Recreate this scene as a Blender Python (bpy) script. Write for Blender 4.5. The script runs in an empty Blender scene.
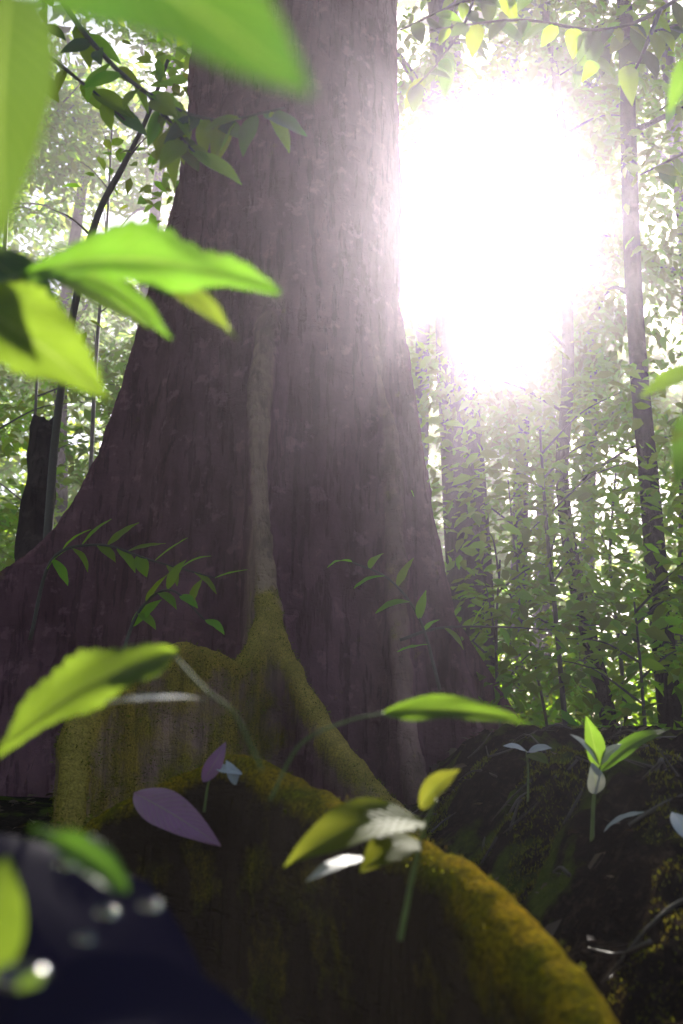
import bpy, bmesh, math, random
import numpy as np
from mathutils import Vector, Matrix, noise as mn

random.seed(7); RNG = np.random.default_rng(11)
scene = bpy.context.scene
col = scene.collection
R = math.radians

# ------------------------------------------------------------------ camera
CAM = Vector((0, 0, 0.45)); PITCH = R(15.0); FPX = 910.0
FW = Vector((0, math.cos(PITCH), math.sin(PITCH))); UP = Vector((0, -math.sin(PITCH), math.cos(PITCH)))
def at(px, py, Y):
    """world point seen at a picture position, Y metres in front of the camera"""
    d = FW + Vector((1, 0, 0)) * ((px - 341.5) / FPX) + UP * ((512 - py) / FPX)
    return CAM + d * (Y / d.y)
cd = bpy.data.cameras.new('camera'); cam = bpy.data.objects.new('camera', cd); col.objects.link(cam)
cam.location = CAM; cam.rotation_euler = (R(90) + PITCH, 0, 0)
cd.sensor_fit = 'VERTICAL'; cd.sensor_height = 36; cd.lens = FPX / 1024 * 36
cd.clip_start = 0.02; cd.clip_end = 600
cd.dof.use_dof = True; cd.dof.focus_distance = 3.3; cd.dof.aperture_fstop = 4.6
scene.camera = cam

SUN = (at(500, 225, 1.0) - CAM).normalized()
SUN_EL = math.asin(SUN.z); SUN_AZ = math.atan2(SUN.x, SUN.y)

# ------------------------------------------------------------------ helpers
def tag(o, label=None, cat=None, group=None, kind=None):
    if label: o['label'] = label
    if cat: o['category'] = cat
    if group: o['group'] = group
    if kind: o['kind'] = kind
    return o
def empty(name, loc, label, cat, group=None):
    o = bpy.data.objects.new(name, None); col.objects.link(o); o.location = loc
    o.empty_display_size = 0.1
    return tag(o, label, cat, group)
def link(name, me, mat, parent=None, smooth=True):
    """world-space mesh -> one object (kept in place under its parent)"""
    o = bpy.data.objects.new(name, me); col.objects.link(o)
    if mat: me.materials.append(mat)
    if smooth: me.polygons.foreach_set('use_smooth', [True] * len(me.polygons))
    if parent:
        o.parent = parent
        me.transform(Matrix.Translation(-Vector(parent_loc(parent))))
    return o
def parent_loc(p):
    l = Vector((0, 0, 0))
    while p: l += p.location; p = p.parent
    return l
def mesh_np(name, V, F, k):
    """V (n,3), F (m,k) int -> mesh"""
    me = bpy.data.meshes.new(name); n, m = len(V), len(F)
    me.vertices.add(n); me.vertices.foreach_set('co', np.ascontiguousarray(V, dtype=np.float32).ravel())
    me.loops.add(m * k); me.loops.foreach_set('vertex_index', np.ascontiguousarray(F, dtype=np.int32).ravel())
    me.polygons.add(m); me.polygons.foreach_set('loop_start', np.arange(0, m * k, k, dtype=np.int32))
    me.update(calc_edges=True); me.validate()
    return me
def crom(pts, n):
    """smooth resample of a list of tuples (any dimension)"""
    P = [np.array(p, dtype=float) for p in pts]
    P = [2 * P[0] - P[1]] + P + [2 * P[-1] - P[-2]]
    out = []
    segs = len(P) - 3
    for i in range(n):
        t = i / (n - 1) * segs; k = min(int(t), segs - 1); u = t - k
        a, b, c, d = P[k:k + 4]
        out.append(.5 * (2 * b + (c - a) * u + (2 * a - 5 * b + 4 * c - d) * u * u + (3 * b - a - 3 * c + d) * u ** 3))
    return np.array(out)
def tube(pts, radii, n=40, seg=10, wob=0.0, seed=0, close=True):
    """bmesh-free tapered tube along a smooth path -> (V,F quads)"""
    P = crom(pts, n); r = np.interp(np.linspace(0, 1, n), np.linspace(0, 1, len(radii)), radii)
    T = np.gradient(P, axis=0); T /= np.linalg.norm(T, axis=1)[:, None] + 1e-9
    ref = np.array([0.31, 0.94, 0.12]) if abs(T[:, 2]).mean() > .5 else np.array([0.05, 0.1, 1.0])
    V = []
    for i in range(n):
        a = np.cross(T[i], ref); a /= np.linalg.norm(a) + 1e-9; b = np.cross(T[i], a)
        for j in range(seg):
            th = 2 * math.pi * j / seg
            rr = r[i] * (1 + wob * mn.noise(Vector((math.cos(th) * 1.3 + seed * 7.1, math.sin(th) * 1.3, i * 9.0 / n + seed))))
            V.append(P[i] + rr * (a * math.cos(th) + b * math.sin(th)))
    F = [(i * seg + j, i * seg + (j + 1) % seg, (i + 1) * seg + (j + 1) % seg, (i + 1) * seg + j) for i in range(n - 1) for j in range(seg)]
    if close:
        V.append(P[0]); V.append(P[-1]); c0, c1 = n * seg, n * seg + 1
        for j in range(0, seg, 2):
            F.append((c0, (j + 2) % seg, j + 1, j)); e = (n - 1) * seg
            F.append((c1, e + j, e + j + 1, e + (j + 2) % seg))
    return np.array(V), F
class MB:
    """collects quad soup"""
    def __init__(s): s.V, s.F, s.n = [], [], 0
    def add(s, V, F):
        s.V.append(np.array(V)); s.F += [tuple(i + s.n for i in f) for f in F]; s.n += len(V); return s
    def mesh(s, name):
        me = bpy.data.meshes.new(name); me.from_pydata(np.concatenate(s.V).tolist(), [], s.F); me.update(); return me
    def build(s, name, mat, parent=None): return link(name, s.mesh(name), mat, parent)

# ------------------------------------------------------------------ materials
class N:
    """thin helper for node trees"""
    def __init__(s, name):
        s.m = bpy.data.materials.new(name); s.m.use_nodes = True
        s.t = s.m.node_tree; s.t.nodes.clear(); s.out = s.add('ShaderNodeOutputMaterial')
    def add(s, ty, ins=None, **kw):
        n = s.t.nodes.new(ty)
        for k, v in kw.items(): setattr(n, k, v)
        for k, v in (ins or {}).items(): s.set(n, k, v)
        return n
    def set(s, n, k, v):
        i = n.inputs[k]
        if isinstance(v, bpy.types.NodeSocket): s.t.links.new(v, i)
        elif isinstance(v, bpy.types.Node): s.t.links.new(v.outputs[0], i)
        else:
            if isinstance(v, tuple) and len(v) == 3 and i.type == 'RGBA': v = v + (1,)
            i.default_value = v
    def noise(s, vec, scale, detail=4, rough=.55):
        return s.add('ShaderNodeTexNoise', {'Vector': vec, 'Scale': scale, 'Detail': detail, 'Roughness': rough}).outputs[0]
    def ramp(s, fac, stops):
        n = s.add('ShaderNodeValToRGB', {'Fac': fac}); cr = n.color_ramp
        while len(cr.elements) < len(stops): cr.elements.new(.5)
        for e, (p, c) in zip(cr.elements, stops):
            e.position = p; e.color = (c, c, c, 1) if not isinstance(c, tuple) else c + (1,)
        return n.outputs[0]
    def mix(s, f, a, b, mode='MIX'):
        n = s.add('ShaderNodeMix', data_type='RGBA', blend_type=mode)
        s.set(n, 0, f); s.set(n, 6, a); s.set(n, 7, b); return n.outputs[2]
    def math(s, op, a, b=0.0, clamp=False):
        n = s.add('ShaderNodeMath', operation=op, use_clamp=clamp); s.set(n, 0, a); s.set(n, 1, b); return n.outputs[0]
    def mapping(s, vec, sc): return s.add('ShaderNodeMapping', {'Vector': vec, 'Scale': sc}).outputs[0]

def leaf_material(name, top, thru, rough=.38, trans=.55, var=.35, veins=False, gloss=.45):
    """thin leaf: reflects `top`, lets `thru` through"""
    k = N(name)
    rnd = k.add('ShaderNodeAttribute', attribute_name='rnd').outputs['Fac']
    hsv1 = k.add('ShaderNodeHueSaturation', {'Hue': k.math('ADD', k.math('MULTIPLY', rnd, .05), .475), 'Value': k.math('ADD', k.math('MULTIPLY', rnd, 2 * var), 1 - var), 'Color': top})
    hsv2 = k.add('ShaderNodeHueSaturation', {'Hue': k.math('ADD', k.math('MULTIPLY', rnd, .06), .47), 'Value': k.math('ADD', k.math('MULTIPLY', rnd, 2 * var), 1 - var), 'Color': thru})
    c1, c2 = hsv1.outputs[0], hsv2.outputs[0]
    nrm = None
    if veins:
        uv = k.add('ShaderNodeUVMap', uv_map='UVMap').outputs[0]
        sep = k.add('ShaderNodeSeparateXYZ', {'Vector': uv})
        u, v = sep.outputs[0], sep.outputs[1]
        av = k.math('ABSOLUTE', k.math('SUBTRACT', v, .5))          # 0 on the midrib
        ph = k.math('SUBTRACT', k.math('MULTIPLY', u, 13.0), k.math('MULTIPLY', av, 7.0))
        fr = k.math('ABSOLUTE', k.math('SUBTRACT', k.math('FRACT', ph), .5))
        side = k.ramp(fr, [(0.0, 1.0), (.09, 0.0)])
        mid = k.ramp(av, [(0.0, 1.0), (.028, 0.0)])
        vein = k.math('MAXIMUM', k.math('MULTIPLY', side, .55), mid)
        tex = k.add('ShaderNodeTexCoord').outputs['Object']
        mot = k.noise(tex, 28, 5)
        c1 = k.mix(k.math('MULTIPLY', vein, .6), c1, k.mix(.5, c1, (.30, .36, .10)))
        c2 = k.mix(k.math('MULTIPLY', vein, .7), c2, (.50, .62, .14))
        spots = k.ramp(k.noise(tex, 34, 3), [(.66, 0.0), (.72, 1.0)])
        c2 = k.mix(k.math('MULTIPLY', spots, .5), c2, (.20, .16, .03))
        c2 = k.mix(k.math('MULTIPLY', k.ramp(mot, [(.35, 0.0), (.65, 1.0)]), .6), c2, k.mix(.6, c2, (.10, .16, .01)))
        hgt = k.math('ADD', k.math('SUBTRACT', k.math('MULTIPLY', fr, .8), k.math('MULTIPLY', mid, .5)), k.math('MULTIPLY', mot, .25))
        nrm = k.add('ShaderNodeBump', {'Strength': .45, 'Distance': .003, 'Height': hgt}).outputs[0]
    p = k.add('ShaderNodeBsdfPrincipled', {'Base Color': c1, 'Roughness': rough, 'Specular IOR Level': gloss})
    t = k.add('ShaderNodeBsdfTranslucent', {'Color': c2})
    if nrm: k.set(p, 'Normal', nrm)
    mx = k.add('ShaderNodeMixShader', {0: trans}); k.set(mx, 1, p.outputs[0]); k.set(mx, 2, t.outputs[0])
    k.set(k.out, 'Surface', mx.outputs[0]); return k.m

def bark_material(name, c_dark, c_light, stretch=.25, scale=9, bump=.5, moss=None):
    k = N(name)
    geo = k.add('ShaderNodeNewGeometry'); pos = geo.outputs['Position']
    st = k.mapping(pos, (1, 1, stretch))
    n1 = k.noise(st, scale, 7, .62); n2 = k.noise(pos, 2.3, 4); n3 = k.noise(pos, 70, 5, .65)
    c = k.mix(k.ramp(n1, [(.32, 0.0), (.7, 1.0)]), c_dark, c_light)
    c = k.mix(k.math('MULTIPLY', k.ramp(n2, [(.45, 0.0), (.72, 1.0)]), .45), c, tuple(min(1, x * 1.5 + .02) for x in c_light))
    lich = k.ramp(k.noise(pos, 11, 6, .62), [(.57, 0.0), (.63, 1.0)])
    ring = k.ramp(k.noise(k.mapping(pos, (1, 1, 5)), 3.2, 6, .7), [(.56, 0.0), (.62, 1.0)])
    c = k.mix(k.math('MULTIPLY', ring, .13), c, c_dark)
    crk = k.ramp(k.noise(k.mapping(pos, (1, 1, .12)), 26, 3, .6), [(.40, 1.0), (.47, 0.0)])
    c = k.mix(k.math('MULTIPLY', crk, .42), c, tuple(x * .4 for x in c_dark))
    c = k.mix(k.math('MULTIPLY', lich, .3), c, tuple(min(1, x * 1.7 + .04) for x in c_light))
    c = k.mix(k.math('MULTIPLY', n3, .6), c, k.mix(.5, c, (.02, .015, .015)))
    h = k.math('SUBTRACT', k.math('ADD', k.math('MULTIPLY', n1, .6), k.math('MULTIPLY', n3, .35)), k.math('ADD', k.math('MULTIPLY', crk, .3), k.math('MULTIPLY', ring, .25)))
    rough = .75
    if moss:
        lit_mask = k.add('ShaderNodeAttribute', attribute_name='lit_gold').outputs['Fac']
        c = k.mix(k.math('MULTIPLY', lit_mask, .75), c, k.mix(n1, (.34, .21, .12), (.68, .48, .30)))  # paler tan paints soft light onto the slab, forks and ridges
        wall_shade = k.add('ShaderNodeAttribute', attribute_name='dark').outputs['Fac']
        c = k.mix(wall_shade, c, k.mix(n1, (.022, .014, .010), (.10, .062, .042)))  # shade on the near root wall, put into its bark colour
        a = k.add('ShaderNodeAttribute', attribute_name='moss').outputs['Fac']
        patch = k.noise(pos, 6.5, 6, .62)
        f = k.ramp(k.math('ADD', k.math('MULTIPLY', a, .95), k.math('SUBTRACT', k.math('MULTIPLY', patch, 1.5), .80)), [(.22, 0.0), (.55, 1.0)])
        fine = k.noise(pos, 160, 4, .7)
        hue = k.noise(pos, 11, 4)
        mc = k.mix(k.ramp(hue, [(.35, 0.0), (.65, 1.0)]), moss[0], moss[1])
        mc = k.mix(k.math('MULTIPLY', k.ramp(fine, [(.35, 1.0), (.6, 0.0)]), .6), mc, (.035, .035, .012))
        mc = k.mix(k.math('MULTIPLY', lit_mask, .8), mc, k.mix(hue, (.40, .29, .05), (.72, .50, .13)))  # same painted light, laid into the moss colour
        mc = k.mix(k.math('MULTIPLY', k.ramp(fine, [(.35, 1.0), (.6, 0.0)]), .5), mc, (.05, .04, .012))
        strk = k.ramp(k.noise(k.mapping(pos, (1, 1, .07)), 15, 5, .65), [(.42, 1.0), (.56, 0.0)])
        c = k.mix(k.math('MULTIPLY', k.math('MULTIPLY', strk, lit_mask), .75), c, (.05, .035, .025))
        mc = k.mix(k.math('MULTIPLY', k.math('MULTIPLY', strk, k.math('SUBTRACT', 1.0, a)), .8), mc, (.06, .05, .02))
        c = k.mix(f, c, mc)
        h = k.math('ADD', h, k.math('MULTIPLY', k.math('MULTIPLY', fine, f), .9))
    b = k.add('ShaderNodeBump', {'Strength': min(1, bump * 1.5), 'Distance': .035, 'Height': h})
    p = k.add('ShaderNodeBsdfDiffuse', {'Color': c, 'Roughness': .6, 'Normal': b.outputs[0]})
    k.set(k.out, 'Surface', p.outputs[0]); return k.m

def soil_material():
    k = N('forest_soil'); pos = k.add('ShaderNodeNewGeometry').outputs['Position']
    n1 = k.noise(pos, 6, 8, .65); n2 = k.noise(pos, 48, 6, .7)
    c = k.mix(k.ramp(n1, [(.35, 0.0), (.7, 1.0)]), (.009, .007, .005), (.026, .018, .013))
    c = k.mix(k.ramp(n2, [(.5, 0.0), (.7, 1.0)]), c, (.06, .043, .03))
    m = k.ramp(k.noise(pos, 4.2, 5, .6), [(.54, 0.0), (.64, 1.0)])
    c = k.mix(m, c, k.mix(k.noise(pos, 60, 4), (.03, .045, .008), (.12, .14, .02)))
    b = k.add('ShaderNodeBump', {'Strength': .9, 'Distance': .03, 'Height': k.math('ADD', n1, k.math('MULTIPLY', n2, .6))})
    p = k.add('ShaderNodeBsdfPrincipled', {'Base Color': c, 'Roughness': .85, 'Specular IOR Level': .0, 'Normal': b.outputs[0]})
    k.set(k.out, 'Surface', p.outputs[0]); return k.m
def plain(name, c, rough=.6, scale=60):
    k = N(name); pos = k.add('ShaderNodeNewGeometry').outputs['Position']
    n = k.noise(pos, scale, 5, .6)
    cc = k.mix(n, tuple(x * .55 for x in c), tuple(min(1, x * 1.35) for x in c))
    b = k.add('ShaderNodeBump', {'Strength': .4, 'Distance': .004, 'Height': n})
    p = k.add('ShaderNodeBsdfPrincipled', {'Base Color': cc, 'Roughness': rough, 'Normal': b.outputs[0]})
    k.set(k.out, 'Surface', p.outputs[0]); return k.m

M_leaf = leaf_material('forest_leaf', (.09, .19, .015), (.40, .60, .02), rough=.5, gloss=.18)
M_leaf_pale = leaf_material('young_leaf', (.14, .28, .018), (.52, .72, .02), rough=.5, gloss=.18)
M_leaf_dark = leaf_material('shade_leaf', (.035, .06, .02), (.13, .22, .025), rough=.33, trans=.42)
M_big = leaf_material('broad_leaf', (.075, .13, .022), (.21, .36, .025), rough=.42, trans=.62, var=.12, veins=True, gloss=.2)
M_big_dull = leaf_material('broad_shade_leaf', (.04, .075, .025), (.075, .16, .02), rough=.4, trans=.55, var=.1, veins=True)  # darker copy of the broad leaf, with shade put into its colour
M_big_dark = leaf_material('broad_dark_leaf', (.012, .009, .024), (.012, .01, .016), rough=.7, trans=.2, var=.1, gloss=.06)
M_big_olive = leaf_material('olive_leaf', (.09, .11, .015), (.32, .36, .03), rough=.6, trans=.55, var=.1, veins=True, gloss=.08)
M_pale_leaf = leaf_material('bleached_leaf', (.42, .41, .42), (.35, .33, .25), rough=.5, trans=.25, var=.1, veins=True)
M_purple = leaf_material('purple_leaf', (.34, .15, .27), (.40, .16, .32), rough=.4, trans=.4, var=.1, veins=True)
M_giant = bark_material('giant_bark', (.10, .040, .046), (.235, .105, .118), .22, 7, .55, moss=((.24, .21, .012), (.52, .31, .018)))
M_bark = bark_material('grey_brown_bark', (.05, .036, .036), (.13, .095, .09), .2, 16, .6)
M_bark_dark = bark_material('dark_bark', (.02, .014, .013), (.06, .043, .038), .2, 20, .8)
M_twig = plain('twig_bark', (.075, .055, .04))
M_green_stem = plain('green_stem', (.16, .19, .05), .5)
M_soil = soil_material()
M_moss = leaf_material('moss_blade', (.11, .12, .018), (.24, .20, .016), rough=.8, trans=.35, var=.5, gloss=.02)
M_litter = leaf_material('dry_litter', (.10, .06, .03), (.14, .08, .03), rough=.6, trans=.25, var=.6)

# ------------------------------------------------------------------ leaves
def sun_gap(P, thr=.02, scale=.5):
    """True where leaves stand: shafts open along the sun direction and a wide gap round the line to the sun"""
    s = np.array(SUN); a = np.cross(s, [0, 0, 1]); a /= np.linalg.norm(a); b = np.cross(a, s)
    Q = P - np.array(CAM); u, v = Q @ a, Q @ b
    keep = np.zeros(len(P), bool)
    for i in range(len(P)):
        n = mn.noise(Vector((u[i] * scale, v[i] * scale, 3.3))) + .5 * mn.noise(Vector((u[i] * scale * 2.7, v[i] * scale * 2.7, 8.1)))
        keep[i] = n > thr + (.05 if u[i] < -2.0 else .22 if u[i] > 1.6 else 0)
    rad = np.hypot(u + .2, v + .3)
    keep |= rad < 2.4
    keep &= rad > .66 + RNG.random(len(P)) * .3
    far = np.linalg.norm(Q, axis=1) + 1e-6; ang = np.degrees(np.arccos(np.clip(Q @ s / far, -1, 1)))
    keep &= ang > 2.0 + 1.2 * RNG.random(len(P))
    return keep
LEAF8 = np.array([(0, 0, 0), (.36, 0, -.06), (.7, 0, -.04), (1, 0, -.16), (.3, .44, .05), (.68, .34, 0), (.3, -.44, .05), (.68, -.34, 0)])
F8 = np.array([(0, 1, 4, 4), (1, 2, 5, 4), (2, 3, 5, 5), (0, 6, 1, 1), (1, 6, 7, 2), (2, 7, 3, 3)])
LEAF5 = np.array([(0, 0, 0), (.48, 0, -.06), (1, 0, -.14), (.42, .42, .04), (.42, -.42, .04)])
T5 = np.array([(0, 1, 3), (1, 2, 3), (0, 4, 1), (1, 4, 2)])
T8 = np.array([(0, 1, 4), (1, 2, 5), (1, 5, 4), (2, 3, 5), (0, 6, 1), (1, 6, 7), (1, 7, 2), (2, 7, 3)])
def leaf_cloud(name, pos, dirs, nrm, L, W, mat, parent=None, fine=False):
    B, T = (LEAF8, T8) if fine else (LEAF5, T5)
    n = len(pos)
    d = dirs / (np.linalg.norm(dirs, axis=1)[:, None] + 1e-9)
    s = np.cross(nrm, d); s /= np.linalg.norm(s, axis=1)[:, None] + 1e-9
    u = np.cross(d, s)
    V = pos[:, None, :] + B[None, :, 0, None] * (d * L[:, None])[:, None, :] + B[None, :, 1, None] * (s * W[:, None])[:, None, :] + B[None, :, 2, None] * (u * L[:, None])[:, None, :]
    k = B.shape[0]
    F = (T[None] + (np.arange(n) * k)[:, None, None]).reshape(-1, 3)
    me = mesh_np(name, V.reshape(-1, 3), F, 3)
    at_ = me.attributes.new('rnd', 'FLOAT', 'POINT'); at_.data.foreach_set('value', np.repeat(RNG.random(n), k).astype(np.float32))
    return link(name, me, mat, parent, smooth=False)
def sprays(centers, axis, per=9, length=.45, droop=.35):
    """twig sprays: leaves left and right of short twigs -> pos, dir, normal"""
    n = len(centers); ax = axis / (np.linalg.norm(axis, axis=1)[:, None] + 1e-9)
    side = np.cross(ax, np.array([0, 0, 1.0])) + 1e-4; side /= np.linalg.norm(side, axis=1)[:, None]
    t = np.linspace(0, 1, per); sg = np.where(np.arange(per) % 2, 1, -1)
    P = centers[:, None] + ax[:, None] * (t[None, :, None] * length) + RNG.normal(0, .03, (n, per, 3))
    P[:, :, 2] -= (t ** 2 * droop * length)[None]
    D = ax[:, None] * .6 + side[:, None] * sg[None, :, None] * .9 + RNG.normal(0, .3, (n, per, 3)); D[:, :, 2] -= .28
    Nn = np.array([0, 0, 1.0]) + RNG.normal(0, .45, (n, per, 3))
    return P.reshape(-1, 3), D.reshape(-1, 3), Nn.reshape(-1, 3)
def foliage(name, centers, mat, parent=None, size=.11, per=9, length=.45, gap=True, fine=False, thr=.02, out=None):
    n = len(centers)
    ax = RNG.normal(0, 1, (n, 3)); ax[:, 2] *= .35
    if out is not None: ax += (centers - out) * .8
    P, D, Nn = sprays(centers, ax, per, length)
    if gap:
        k = sun_gap(P, thr); P, D, Nn = P[k], D[k], Nn[k]
    L = size * (.6 + .8 * RNG.random(len(P)))
    return leaf_cloud(name, P, D, Nn, L, L * (.42 + .18 * RNG.random(len(P))), mat, parent, fine)

def blade(B, T, width, nrm, sag=.1, fold=.18, wave=.03, serr=0.0, shape=1.0, nu=26, nv=10, bend=0.0, seed=0):
    """one broad leaf from base B to tip T (world), returns V,F,UV"""
    B, T = np.array(B), np.array(T); d = T - B; L = np.linalg.norm(d); d = d / L
    nn = np.array(nrm, float); s = np.cross(nn, d); s /= np.linalg.norm(s); n = np.cross(d, s)
    V, UV = [], []
    for i in range(nu + 1):
        u = i / nu
        w = width * .5 * (math.sin(math.pi * u ** (.8 * shape)) ** .85) if 0 < u < 1 else 0
        w *= 1 - .12 * u
        w = max(w, width * .012)
        if serr: w *= 1 + serr * abs(math.sin(u * math.pi * 13)) - serr * .5
        c = B + d * (u * L) + n * (sag * L * math.sin(math.pi * u)) + s * (bend * L * math.sin(math.pi * u))
        for j in range(nv + 1):
            v = j / nv * 2 - 1
            wv = wave * L * mn.noise(Vector((u * 4 + seed * 3.7, v * 1.2, seed))) * abs(v)
            quilt = .012 * L * abs(math.sin((u * 13 - abs(v) * 3.5) * math.pi)) * (1 - abs(v)) * abs(v) * 2
            V.append(c + s * (w * v) + n * (fold * w * abs(v) ** 1.3 + wv + quilt)); UV.append((u, j / nv))
    F = [(i * (nv + 1) + j, i * (nv + 1) + j + 1, (i + 1) * (nv + 1) + j + 1, (i + 1) * (nv + 1) + j) for i in range(nu) for j in range(nv)]
    return np.array(V), F, UV
def leaf_part(parent, B, T, width, nrm, mat, label=None, name='leaf', **kw):
    V, F, UV = blade(B, T, width, nrm, **kw)
    me = bpy.data.meshes.new(name); me.from_pydata(V.tolist(), [], F)
    uv = me.uv_layers.new(name='UVMap')
    li = np.zeros(len(me.loops), np.int32); me.loops.foreach_get('vertex_index', li)
    uv.data.foreach_set('uv', np.array(UV)[li].astype(np.float32).ravel())
    a = me.attributes.new('rnd', 'FLOAT', 'POINT'); a.data.foreach_set('value', np.full(len(V), random.random(), np.float32))
    o = link(name, me, mat, parent)
    if label: o['label'] = label
    return o
def px_leaf(parent, b, t, wpx, mat, nrm=(0, -.5, .9), label=None, **kw):
    """b,t = (px,py,Y); width in pixels at the mean depth"""
    B, T = at(*b), at(*t); Y = (b[2] + t[2]) / 2
    v = (CAM - (B + T) / 2).normalized(); up = (Vector((0, 0, 1)) - v * v.z).normalized()
    nrm = Vector((1, 0, 0)) * nrm[0] - v * nrm[1] + up * nrm[2] * .8
    return leaf_part(parent, B, T, wpx / FPX * Y, nrm, mat, label, **kw)
def stem(parent, pts, r0, r1, mat=None, name='stem', seg=8, n=30, wob=.15):
    P = [at(*p) for p in pts]
    return MB().add(*tube(P, [r0, r1], n, seg, wob, len(pts))).build(name, mat or M_green_stem, parent)

# ------------------------------------------------------------------ ground
def sstep(a, b, x):
    t = np.clip((x - a) / (b - a), 0, 1); return t * t * (3 - 2 * t)
def ground_h(x, y):
    base = .28 * sstep(1.2, 4.0, y) + .10 * sstep(4, 10, y)
    bank = sstep(.10, .55, x - .02 * y) * (.08 + .30 * sstep(.35, 1.8, y)) * (1 - .75 * sstep(3.0, 5.5, y))
    return base * (1 - .6 * sstep(.1, .6, x) * (1 - sstep(2.5, 4.5, y))) + bank
def gh(x, y): return float(ground_h(np.array(x), np.array(y)))
n = 330; u = np.linspace(-1, 1, n); w = 75 * np.sinh(5.8 * u) / np.sinh(5.8)
gx, gy = np.meshgrid(w + .5, w + 1.7, indexing='ij')
gz = ground_h(gx, gy)
flat = np.stack([gx.ravel(), gy.ravel(), gz.ravel()], 1)
for i in range(len(flat)):
    x, y = flat[i, 0], flat[i, 1]
    r = math.hypot(x - .5, y - 1.7)
    if r < 30:
        bank = float(sstep(.1, .6, np.array(x)) * (1 - sstep(2.6, 4.5, np.array(y))))
        a = mn.fractal(Vector((x * 2.6, y * 2.6, .3)), 1.0, 2.0, 4) * (.03 + .035 * bank)
        if r < 5: a += (mn.fractal(Vector((x * 13, y * 13, 4.3)), .9, 2.1, 4)) * (.012 + .05 * bank)
        flat[i, 2] += a
idx = np.arange(n * n).reshape(n, n)
F = np.stack([idx[:-1, :-1], idx[1:, :-1], idx[1:, 1:], idx[:-1, 1:]], -1).reshape(-1, 4)
g = link('ground', mesh_np('ground', flat, F, 4), M_soil)
tag(g, 'dark forest floor of bare soil rising to a mossy bank', 'ground', kind='structure')
from mathutils.bvhtree import BVHTree
G_BVH = BVHTree.FromPolygons([Vector(v) for v in flat], F.tolist())
def ground_at(x, y):
    h = G_BVH.ray_cast(Vector((x, y, 5)), Vector((0, 0, -1)))
    return h[0].z if h[0] else 0.0

# ------------------------------------------------------------------ the giant tree
TC = Vector((-.31, 4.45, 0))
giant = empty('buttressed_tree', (TC.x, TC.y, .1), 'giant rainforest tree with broad mauve-brown trunk flaring into tall mossy buttress roots', 'tree')
mb = MB()
prof = [(-.5, .70), (.2, .66), (.7, .61), (1.2, .575), (1.7, .56), (2.3, .555), (3.0, .56), (3.8, .56), (5.5, .53), (8, .46), (10.5, .38)]
NP, NS = 90, 48
zz = np.linspace(-.5, 10.5, NP); rr = np.interp(zz, [p[0] for p in prof], [p[1] for p in prof])
Vt = [(TC.x + .02 * z + r * math.cos(2 * math.pi * j / NS), TC.y + r * .92 * math.sin(2 * math.pi * j / NS), z) for z, r in zip(zz, rr) for j in range(NS)]
Ft = [(i * NS + j, i * NS + (j + 1) % NS, (i + 1) * NS + (j + 1) % NS, (i + 1) * NS + j) for i in range(NP - 1) for j in range(NS)]
Ft += [tuple(range(NS))[::-1], tuple((NP - 1) * NS + j for j in range(NS))]
mb.add(Vt, Ft)
FINS = []
def fin(crest, r, base_t, zb=-.3, n=46, kind='buttress', moss=.3, lean=(0, 0)):
    """a plank buttress: a rounded crest line with a plate below it reaching the ground; crest = world points, r / base_t = crest and foot half thickness"""
    P = crom([tuple(p) for p in crest], n)
    rs = np.interp(np.linspace(0, 1, n), np.linspace(0, 1, len(r)), r); bt = np.interp(np.linspace(0, 1, n), np.linspace(0, 1, len(base_t)), base_t)
    T = np.gradient(P[:, :2], axis=0); T /= np.linalg.norm(T, axis=1)[:, None] + 1e-9
    S = np.stack([-T[:, 1], T[:, 0]], 1)
    V = []; prof2 = []
    na = 7
    for i in range(n):
        c = P[i]; ring = []
        h = max(c[2] - rs[i] - zb, .02)
        # foot left, waist, crest arc, waist, foot right
        for sgn in (1,):
            for q in (0, .2, .45, .75): ring.append((bt[i] * (1 - q) ** 1.6 + rs[i] * (.55 + .45 * q), zb + h * q))
        for a in range(na + 1):
            th = math.pi * a / na; ring.append((rs[i] * math.cos(th), c[2] - rs[i] + rs[i] * math.sin(th)))
        for q in (.75, .45, .2, 0): ring.append((-(bt[i] * (1 - q) ** 1.6 + rs[i] * (.55 + .45 * q)), zb + h * q))
        for off, z in ring:
            k = (c[2] - z)
            V.append((c[0] + S[i, 0] * off + lean[0] * k, c[1] + S[i, 1] * off + lean[1] * k, z))
    m = len(V) // n
    Fq = [(i * m + j, i * m + (j + 1) % m, (i + 1) * m + (j + 1) % m, (i + 1) * m + j) for i in range(n - 1) for j in range(m)]
    Fq += [tuple(range(m))[::-1], tuple((n - 1) * m + j for j in range(m))]
    mb.add(V, Fq)
    FINS.append(dict(P=P, r=rs, kind=kind, moss=moss, lean=lean))
A = at
cx, cy = TC.x, TC.y
# far-left wing
fin([(-.55, 4.4, 5.2), A(200, 60, 4.42), A(186, 160, 4.42), A(166, 245, 4.42), A(112, 420, 4.42), A(62, 520, 4.38), A(0, 572, 4.3), (-2.15, 4.2, 1.0), (-2.8, 4.1, .62), (-3.4, 4.0, .3)], [.28, .22, .18, .13, .10, .09, .08, .08, .08, .07], [.42, .42, .4, .34, .26, .2, .16, .16, .14, .1], moss=.12)
# ridge facing the camera
fin([(-.30, 4.12, 3.1), A(262, 340, 3.86), A(260, 430, 3.74), A(263, 510, 3.68), A(268, 575, 3.58), A(270, 615, 3.48), A(266, 660, 3.38)], [.10, .06, .05, .048, .05, .055, .06], [.2, .08, .05, .05, .05, .05, .06], moss=.06)
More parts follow.
